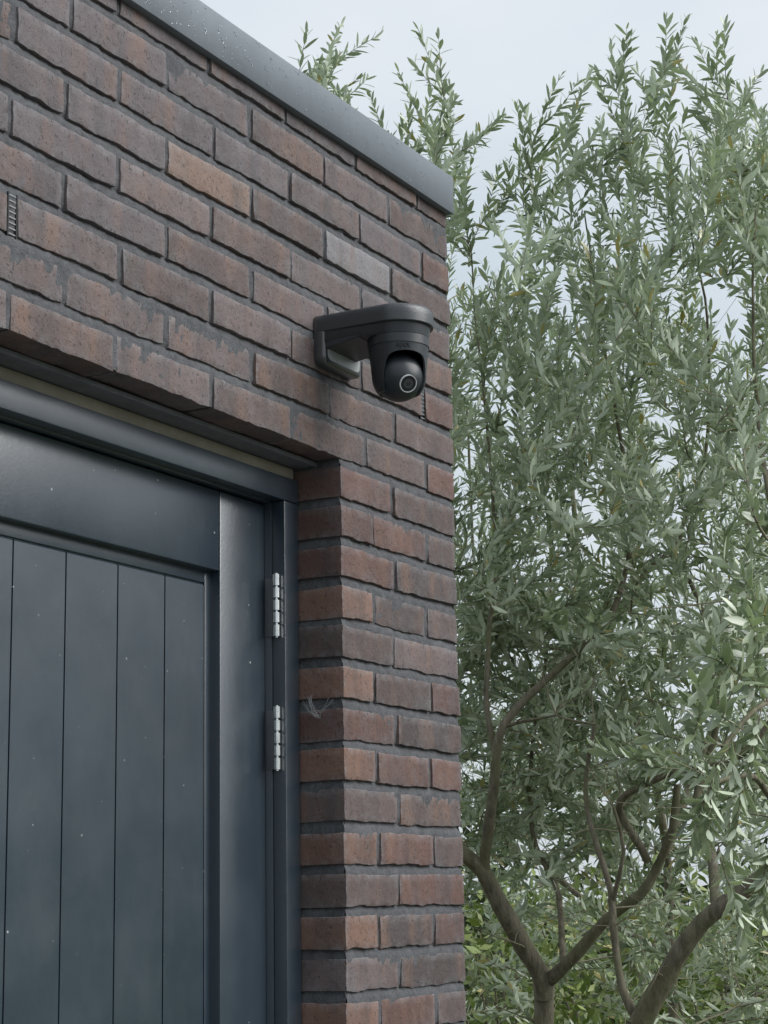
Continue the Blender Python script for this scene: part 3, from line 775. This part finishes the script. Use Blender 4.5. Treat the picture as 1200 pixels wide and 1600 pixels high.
    def leaves(s, pts, start, dens, LL):
        seg = [(b-a).length for a, b in zip(pts[:-1], pts[1:])]; tot = sum(seg)
        pos = start*tot; ang = random.random()*6.28
        while pos < tot:
            acc = 0
            for a, b, l in zip(pts[:-1], pts[1:], seg):
                if acc + l >= pos or b is pts[-1]: break
                acc += l
            u = (pos-acc)/max(l, 1e-6); p = a.lerp(b, min(1, u)); d = (b-a).normalized()
            e1 = d.cross(Vector((0.21, 0.4, 0.9))).normalized(); e2 = d.cross(e1)
            rel = pos/tot
            for sgn in (0, math.pi):
                if random.random() > dens: continue
                th = ang + sgn + random.gauss(0, .25)
                o = e1*math.cos(th) + e2*math.sin(th)
                sp = math.radians(random.gauss(40, 11))*(1 - 0.45*max(0, rel-0.75)/0.25)
                ax = (d*math.cos(sp) + o*math.sin(sp)).normalized()
                ax = (ax + Vector((0, 0, random.gauss(-0.02, .12)))).normalized()
                nm = (d*math.sin(sp) - o*math.cos(sp)); nm = (nm + Vector((random.gauss(0, .3), random.gauss(0, .3), random.gauss(0, .3)))); nm = (nm - ax*nm.dot(ax)).normalized()
                l_ = LL*random.uniform(0.58, 1.22)*(1 - 0.35*max(0, rel-0.8)/0.2)
                s.leaf.append((*p, *ax, *nm, l_, l_*random.uniform(0.21, 0.29), random.random()))
            ang += math.pi/2 + random.gauss(0, .2)
            pos += random.uniform(0.013, 0.021)*LL/0.052

def leaf_template(lod=0):
    ts, ws = ([0, .18, .45, .75, 1.0], [.12, .70, 1.0, .80, 0]) if lod == 0 else ([0, .45, 1.0], [.12, 1.0, 0])
    top, bot = [], []
    for t, w_ in zip(ts, ws):
        zc = -0.10*t*t
        if w_ == 0: row = [(t, 0, zc)]
        else: row = [(t, -0.5*w_, zc + 0.020*w_), (t, 0, zc), (t, 0.5*w_, zc + 0.020*w_)]
        top.append(row)
    V, T, mi = [], [], []
    def build(layer, dz, m):
        ids = []
        for row in layer:
            ids.append([]); 
            for p in row: ids[-1].append(len(V)); V.append((p[0], p[1], p[2]+dz))
        for a, b in zip(ids[:-1], ids[1:]):
            if len(b) == 3:
                for k in (0, 1):
                    q_ = [(a[k], b[k], b[k+1]), (a[k], b[k+1], a[k+1])]
                    for t_ in q_: T.append(t_ if m else t_[::-1]); mi.append(m)
            else:
                for k in (0, 1):
                    t_ = (a[k], b[0], a[k+1]); T.append(t_ if m else t_[::-1]); mi.append(m)
    build(top, 0.0, 0); build(top, -0.006, 1)
    return np.array(V), np.array(T), np.array(mi)
LT = [leaf_template(0), leaf_template(1)]
def leaf_frames(A):
    ax, nm = A[:, 3:6], A[:, 6:9]; sd_ = np.cross(nm, ax)
    return A[:, 0:3], ax, sd_, nm, A[:, 9], A[:, 10], A[:, 11]
def foliage_mesh(name, A, lod, mats):
    V0, T0, m0 = LT[lod]; p, ax, sd_, nm, l_, w_, r_ = leaf_frames(A); n = len(A)
    bend = rng.uniform(0.2, 1.9, n)
    V = p[:, None, :] + ax[:, None, :]*(V0[None, :, 0:1]*l_[:, None, None]) + sd_[:, None, :]*(V0[None, :, 1:2]*w_[:, None, None]) + nm[:, None, :]*(V0[None, :, 2:3]*(l_*bend)[:, None, None])
    T = (T0[None] + (np.arange(n)*len(V0))[:, None, None]).reshape(-1, 3)
    me = tri_mesh(name, V.reshape(-1, 3), T, np.tile(m0, n), np.repeat(r_, len(V0)))
    for m in mats: me.materials.append(m)
    return me

ML_TOP = mat_leaf('olive_leaf_upper', (0.092, 0.126, 0.077), (0.235, 0.278, 0.178), 0.34, 0.36, 1.0)
ML_BOT = mat_leaf('olive_leaf_underside', (0.30, 0.345, 0.27), (0.46, 0.505, 0.41), 0.58, 0.36, 0.4)
MBARK = mat_bark(); MSHOOT = mat_simple('young_shoot', (0.20, 0.185, 0.125), 0.7, 0, 0.25, 60)

def finish(tree, lod, single=0, near_limit=None):
    root = empty(tree.name, tree.base); tag(root, tree.label, 'tree', 'olive trees beside the brick building')
    def put(o): o.location = -tree.base; return o
    me = raw_mesh('trunk', tree.V, tree.F); put(link('trunk', me, MBARK, root))
    if tree.sV:
        o = put(link('shoots', raw_mesh('shoots', tree.sV, tree.sF), MSHOOT, root)); tag(o, kind='stuff')
    A = np.array(tree.leaf)
    if single:
        u, v, z_ = to_pix(A[:, 0:3] + A[:, 3:6]*0.02)
        seen = (u > 715) & (u < 1190) & (v > 20) & (v < 1590)
        score = np.where(seen, A[:, 9]*A[:, 10]**0.5/z_**1.5, 0)
        pick = np.argsort(-score)[:single]; rest = np.setdiff1d(np.arange(len(A)), pick)
        tm = []
        for k in range(6):
            B = np.array([[0, 0, 0, 1, 0, 0, 0, 0, 1, 1, 1, (k+.5)/6]], float)
            tm.append(foliage_mesh('leaf', B, 0, (ML_TOP, ML_BOT)))
        for i in pick:
            p, ax, nm = Vector(A[i, 0:3]), Vector(A[i, 3:6]), Vector(A[i, 6:9]); sd_ = nm.cross(ax)
            o = bpy.data.objects.new('leaf', tm[int(A[i, 11]*5.99)]); COL.objects.link(o); o.parent = root
            l_, w_ = A[i, 9], A[i, 10]
            o.matrix_basis = Matrix(((ax.x*l_, sd_.x*w_, nm.x*l_, p.x-tree.base.x), (ax.y*l_, sd_.y*w_, nm.y*l_, p.y-tree.base.y), (ax.z*l_, sd_.z*w_, nm.z*l_, p.z-tree.base.z), (0, 0, 0, 1)))
        A = A[rest]
    o = put(link('crown', foliage_mesh('crown', A, lod, (ML_TOP, ML_BOT)), None, root)); tag(o, kind='stuff')
    return root
def ground_of(p): return Vector((p.x, p.y, 0.0))

random.seed(SEED)
fork = pix(853, 1535, 5.2)
tA = Tree('olive_tree', 'olive tree with forked trunk closest to the brick corner', ground_of(pix(850, 1600, 5.2)))
tA.limb([tA.base - Vector((0, 0, 0.1)), tA.base + Vector((0.02, -.02, 0.7)), pix(850, 1600, 5.2), fork, pix(843, 1518, 5.19), pix(832, 1500, 5.185)], 0.052, 0.024, 0.004)
tA.limb([pix(851, 1556, 5.2), pix(846, 1525, 5.19), pix(818, 1480, 5.18), pix(785, 1415, 5.16), pix(757, 1365, 5.15), pix(725, 1335, 5.15), pix(680, 1290, 5.2), pix(655, 1150, 5.3), pix(645, 900, 5.4), pix(650, 650, 5.5), pix(668, 420, 5.55)], 0.030, 0.003)
tA.limb([pix(757, 1365, 5.15), pix(760, 1320, 5.13), pix(768, 1240, 5.1), pix(774, 1180, 5.1), pix(790, 1132, 5.1), pix(850, 1070, 5.15), pix(920, 1000, 5.2), pix(968, 930, 5.25), pix(985, 800, 5.3), pix(960, 640, 5.4), pix(930, 470, 5.45), pix(915, 330, 5.5)], 0.0165, 0.002)
tA.limb([pix(790, 1135, 5.1), pix(830, 1125, 5.05), pix(872, 1115, 5.0)], 0.006, 0.003)
tA.limb([pix(774, 1180, 5.1), pix(760, 1050, 5.2), pix(775, 880, 5.35), pix(765, 700, 5.45), pix(745, 520, 5.5), pix(735, 380, 5.55)], 0.009, 0.002)
tA.limb([fork, pix(885, 1503, 5.15), pix(950, 1440, 5.1), pix(1000, 1400, 5.05), pix(1022, 1360, 5.05), pix(1050, 1290, 5.0), pix(1062, 1225, 5.0)], 0.021, 0.010)
tA.limb([pix(1012, 1345, 5.04), pix(985, 1300, 5.0), pix(968, 1262, 5.0), pix(982, 1238, 4.95), pix(1040, 1210, 4.9), pix(1105, 1196, 4.85), pix(1165, 1175, 4.8), pix(1215, 1090, 4.8), pix(1225, 900, 4.9)], 0.012, 0.005)
tA.limb([pix(880, 1505, 5.15), pix(870, 1400, 5.3), pix(830, 1300, 5.5), pix(835, 1150, 5.6), pix(860, 950, 5.7), pix(850, 740, 5.75), pix(845, 560, 5.8)], 0.010, 0.002)

bB = pix(1000, 1600, 4.7)
tB = Tree('olive_tree', 'olive tree with thick mossy limb leaning right, near the right edge', ground_of(bB))
tB.limb([tB.base - Vector((0, 0, 0.1)), tB.base + Vector((-.01, .02, 0.8)), bB], 0.050, 0.031, 0.005)
tB.limb([bB, pix(1040, 1528, 4.68), pix(1080, 1462, 4.66), pix(1120, 1420, 4.64), pix(1170, 1385, 4.6), pix(1240, 1320, 4.55), pix(1300, 1180, 4.6), pix(1310, 900, 4.7), pix(1290, 600, 4.8), pix(1270, 380, 4.9)], 0.029, 0.003)
tB.limb([bB, pix(972, 1545, 4.75), pix(960, 1450, 4.8), pix(955, 1395, 4.85), pix(930, 1320, 4.9), pix(915, 1240, 5.0), pix(930, 1130, 5.0)], 0.013, 0.005)
tB.limb([pix(957, 1410, 4.84), pix(975, 1330, 4.8), pix(960, 1260, 4.8)], 0.007, 0.004)
tB.limb([pix(1120, 1420, 4.64), pix(1110, 1330, 4.9), pix(1090, 1250, 5.1), pix(1120, 1120, 5.2), pix(1100, 960, 5.3), pix(1060, 840, 5.35), pix(1100, 730, 5.4), pix(1110, 560, 5.45), pix(1085, 380, 5.5), pix(1075, 220, 5.5)], 0.014, 0.002)
tB.limb([pix(1060, 845, 5.35), pix(1000, 905, 5.3), pix(985, 960, 5.3)], 0.007, 0.003)
tB.limb([pix(1240, 1320, 4.55), pix(1215, 1260, 4.3), pix(1180, 1215, 4.1), pix(1120, 1218, 3.95)], 0.012, 0.005)
tB.limb([pix(1300, 1180, 4.6), pix(1240, 1110, 4.1), pix(1200, 1100, 3.8), pix(1130, 1165, 3.6)], 0.011, 0.004)
tB.limb([pix(1305, 1000, 4.65), pix(1230, 880, 4.5), pix(1190, 700, 4.7), pix(1175, 500, 4.8), pix(1180, 330, 4.9)], 0.012, 0.002)

bC = pix(1046, 1600, 6.5)
tC = Tree('olive_tree', 'olive tree further back behind the two nearest trunks', ground_of(bC))
tC.limb([tC.base - Vector((0, 0, 0.1)), pix(1050, 1560, 6.5), pix(1040, 1330, 6.5), pix(1012, 1180, 6.5), pix(968, 1075, 6.5), pix(935, 1028, 6.5), pix(905, 900, 6.6), pix(890, 700, 6.7)], 0.030, 0.008)
tC.limb([pix(1040, 1330, 6.5), pix(1090, 1200, 6.6), pix(1150, 1000, 6.7), pix(1170, 750, 6.8), pix(1150, 560, 6.8)], 0.018, 0.005)
tC.limb([pix(1050, 1500, 6.5), pix(930, 1420, 6.7), pix(820, 1300, 6.9), pix(760, 1100, 7.0), pix(740, 850, 7.0), pix(730, 640, 7.0)], 0.014, 0.004)

ENV = [(430, 330), (497, 140), (512, 120), (535, 38), (560, 100), (592, 55), (625, 90), (652, 45), (680, 160), (700, 148), (745, 200), (788, 182), (806, 235), (832, 300), (855, 210), (880, 112), (905, 160), (955, 70), (1000, 140), (1045, 95), (1072, 35), (1098, 120), (1140, 128), (1166, 190), (1190, 115), (1260, 90), (1400, 260)]
def env(u):
    for (a, ya), (b, yb) in zip(ENV[:-1], ENV[1:]):
        if a <= u <= b: return ya + (yb-ya)*(u-a)/(b-a)
    return 400
# leader shoots that make the outline against the sky
LEAD = [(tA, [(535, 36, 5.6), (512, 128, 5.65), (597, 52, 5.6), (652, 44, 5.6), (622, 110, 5.7), (560, 120, 5.6), (690, 150, 5.6), (712, 152, 5.5), (745, 205, 5.5), (790, 182, 5.5), (760, 270, 5.6), (665, 190, 5.6), (580, 150, 5.5), (725, 260, 5.6), (640, 150, 5.6)]),
        (tB, [(880, 112, 5.5), (884, 205, 5.5), (912, 165, 5.5), (955, 66, 5.5), (975, 110, 5.5), (925, 110, 5.4), (1045, 95, 5.5), (1070, 30, 5.45), (1085, 62, 5.5), (1110, 118, 5.5), (1140, 124, 5.4), (1190, 112, 5.0), (1010, 160, 5.4), (1165, 190, 5.2), (1060, 120, 5.4), (1120, 190, 5.3), (990, 200, 5.5), (1190, 170, 5.1), (1090, 150, 5.4)])]
def tips(tree, n, u0, u1, vmax, d0, d1, dens, LL, sides, up=0.6, vmin=0, margin=40):
    P = []
    while len(P) < n:
        u = random.uniform(u0, u1); e = env(u) + margin
        v = random.uniform(max(e, vmin), vmax)
        if 770 < u < 885 and v < 300 + 70*(1 - abs(u - 828)/58): continue      # open sky between the two crowns
        d = random.uniform(d0 + (0.35 if v > 900 and u < 1000 else 0), d1); P.append((u, v, d))
    P.sort(key=lambda q_: -q_[1])
    for u, v, d in P: tree.branch(pix(u, v, d), up, True, dens, LL, sides, max(0.12, min(0.92, 0.92 - (v - 550)/850)))
def bare(tree, n, u0, u1, v0, v1, d0, d1):
    for _ in range(n): tree.branch(pix(random.uniform(u0, u1), random.uniform(v0, v1), random.uniform(d0, d1)), random.uniform(-0.6, 0.6), False)
bare(tA, 95, 720, 1050, 900, 1600, 4.8, 6.0); bare(tB, 95, 900, 1250, 900, 1600, 4.4, 5.8); bare(tC, 110, 720, 1250, 900, 1600, 6.2, 7.4)
tips(tA, 104, 690, 960, 1300, 4.9, 6.1, 0.95, 0.045, 4, margin=60)
tips(tA, 9, 560, 690, 900, 5.3, 5.8, 0.95, 0.046, 2, margin=90)
tips(tB, 140, 870, 1330, 1300, 4.6, 6.0, 0.95, 0.046, 4, margin=60)
for tr, lst in LEAD:
    for u, v, d in lst: tr.branch(pix(u, v, d), 1.0, True, 0.97, 0.048, 3, 0.95)
tips(tA, 40, 720, 1020, 1600, 5.2, 6.4, 0.65, 0.046, 3, vmin=950)
tips(tB, 40, 900, 1300, 1620, 5.0, 6.2, 0.65, 0.046, 3, vmin=950)
tips(tC, 110, 650, 1300, 1600, 6.2, 7.6, 0.85, 0.050, 3, vmin=420, margin=240)
# near sprays hanging towards the viewer on the right
for a, b in (((1130, 1165, 3.6), (1020, 1150, 3.5)), ((1120, 1218, 3.95), (1000, 1185, 3.8)), ((1160, 1140, 3.65), (1060, 1090, 3.45)), ((1150, 1150, 3.6), (1085, 1275, 3.45)),
             ((1200, 1100, 3.8), (1110, 1010, 3.6)), ((1190, 1105, 3.7), (1140, 1330, 3.5)), ((1180, 1215, 4.1), (1050, 1340, 3.9)), ((1200, 1100, 3.8), (1170, 960, 3.6)), ((1150, 1160, 3.6), (1110, 1390, 3.6)), ((1220, 1010, 3.8), (1150, 900, 3.7)), ((1215, 1250, 3.9), (1190, 1450, 3.8))):
    p, q_ = pix(*a), pix(*b); ln = (q_-p).length
    tB.twig(p, (q_-p).normalized(), ln, 0.95, 0.054, 0.0)
    for k in range(2):
        tB.twig(p.lerp(q_, random.uniform(0.3, 0.8)), ((q_-p).normalized() + Vector((random.gauss(0, .5), random.gauss(0, .5), random.gauss(0, .5)))).normalized(), ln*random.uniform(0.4, 0.7), 0.95, 0.054, 0.0)
finish(tA, 0, 280); finish(tB, 0, 300); finish(tC, 1)

# ------------------------------------------------------------------ shrubs and far growth
MS_T = mat_leaf('shrub_leaf_upper', (0.09, 0.125, 0.035), (0.21, 0.25, 0.075), 0.5, 0.30, 0.4); MS_B = mat_leaf('shrub_leaf_underside', (0.11, 0.16, 0.05), (0.20, 0.25, 0.09), 0.6, 0.35, 0.3)
MH_T = mat_leaf('hedge_leaf_upper', (0.035, 0.055, 0.022), (0.085, 0.105, 0.045), 0.5, 0.2, 0.4); MH_B = mat_leaf('hedge_leaf_underside', (0.06, 0.085, 0.04), (0.12, 0.14, 0.07), 0.6, 0.2, 0.3)
def blob_leaves(c, rx, ry, rz, n, LL, ratio):
    d = rng.normal(size=(n, 3)); d /= np.linalg.norm(d, axis=1)[:, None]
    r = rng.uniform(0.35, 1.0, n)**0.6
    lump = np.array([1 + 0.28*noise.noise(Vector(x)*2.6 + Vector(c)) for x in d])
    p = d*(r*lump)[:, None]*np.array([rx, ry, rz]) + np.array(c); p = p[p[:, 2] > 0.02]; n = len(p)
    ax = rng.normal(size=(n, 3)) + d[:n]*0.7; ax[:, 2] += 0.2; ax /= np.linalg.norm(ax, axis=1)[:, None]
    nm = rng.normal(size=(n, 3)); nm[:, 2] += 0.8; nm -= ax*(nm*ax).sum(1)[:, None]; nm /= np.linalg.norm(nm, axis=1)[:, None]
    l_ = LL*rng.uniform(0.6, 1.2, n)
    return np.column_stack([p, ax, nm, l_, l_*ratio*rng.uniform(0.8, 1.2, n), rng.random(n)])
for (u, d, rz, rx, lab) in ((790, 8.3, 0.98, 0.55, 'bright yellow-green shrub seen low behind the forked olive trunk'), (955, 8.8, 1.05, 0.6, 'bright yellow-green shrub seen through the middle of the olive trees'), (1130, 8.5, 0.95, 0.55, 'bright yellow-green shrub low behind the leaning olive limb')):
    c = ground_of(pix(u, 1400, d)); root = empty('shrub', c)
    tag(root, lab, 'shrub', 'shrubs behind the olive trees')
    A = blob_leaves((0, 0, rz*0.78), rx, rx, rz*0.95, 2600, 0.07, 0.42)
    o = link('foliage', foliage_mesh('foliage', A, 1, (MS_T, MS_B)), None, root); tag(o, kind='stuff')
    V, F = [], []; T_ = Tree('x', 'x', c)
    for k in range(7):
        a = random.uniform(0, 6.28); T_.tube([Vector((0.05*math.cos(a), 0.05*math.sin(a), 0)), Vector((0.2*rx*math.cos(a), 0.2*rx*math.sin(a), rz*0.7)), Vector((0.55*rx*math.cos(a), 0.55*rx*math.sin(a), rz*1.35))], [0.016, 0.01, 0.003], 6)
    link('stem', raw_mesh('stem', T_.V, T_.F), MBARK, root)
A = []
for k in range(16):            # distant hedge row behind the trees
    az = math.radians(34 + k*3.6); r = 15 + 2*math.sin(k*1.9); hgt = 1.25 + 0.35*math.sin(k*2.3)
    A.append(blob_leaves((CAM.x + r*math.sin(az), CAM.y + r*math.cos(az), hgt*0.75), 1.0, 1.0, hgt, 1500, 0.15, 0.42))
for k in range(16):  # unseen tall growth, added to shape what the door paint reflects
    az = math.radians(84 + k*4.6); r = 17 + 2*math.sin(k*1.3); hgt = (3.2 if k < 9 else 2.0) + 0.5*math.sin(k*1.7)
    A.append(blob_leaves((CAM.x + r*math.sin(az), CAM.y + r*math.cos(az), hgt*0.75), 1.5, 1.5, hgt, 1200, 0.26, 0.5))
far = link('far_hedge_and_unseen_growth', foliage_mesh('far_hedge_and_unseen_growth', np.vstack(A), 1, (MH_T, MH_B)), None)
tag(far, 'dark green distant hedge behind the olives, with unseen growth added for the door to reflect', 'hedge', kind='stuff')
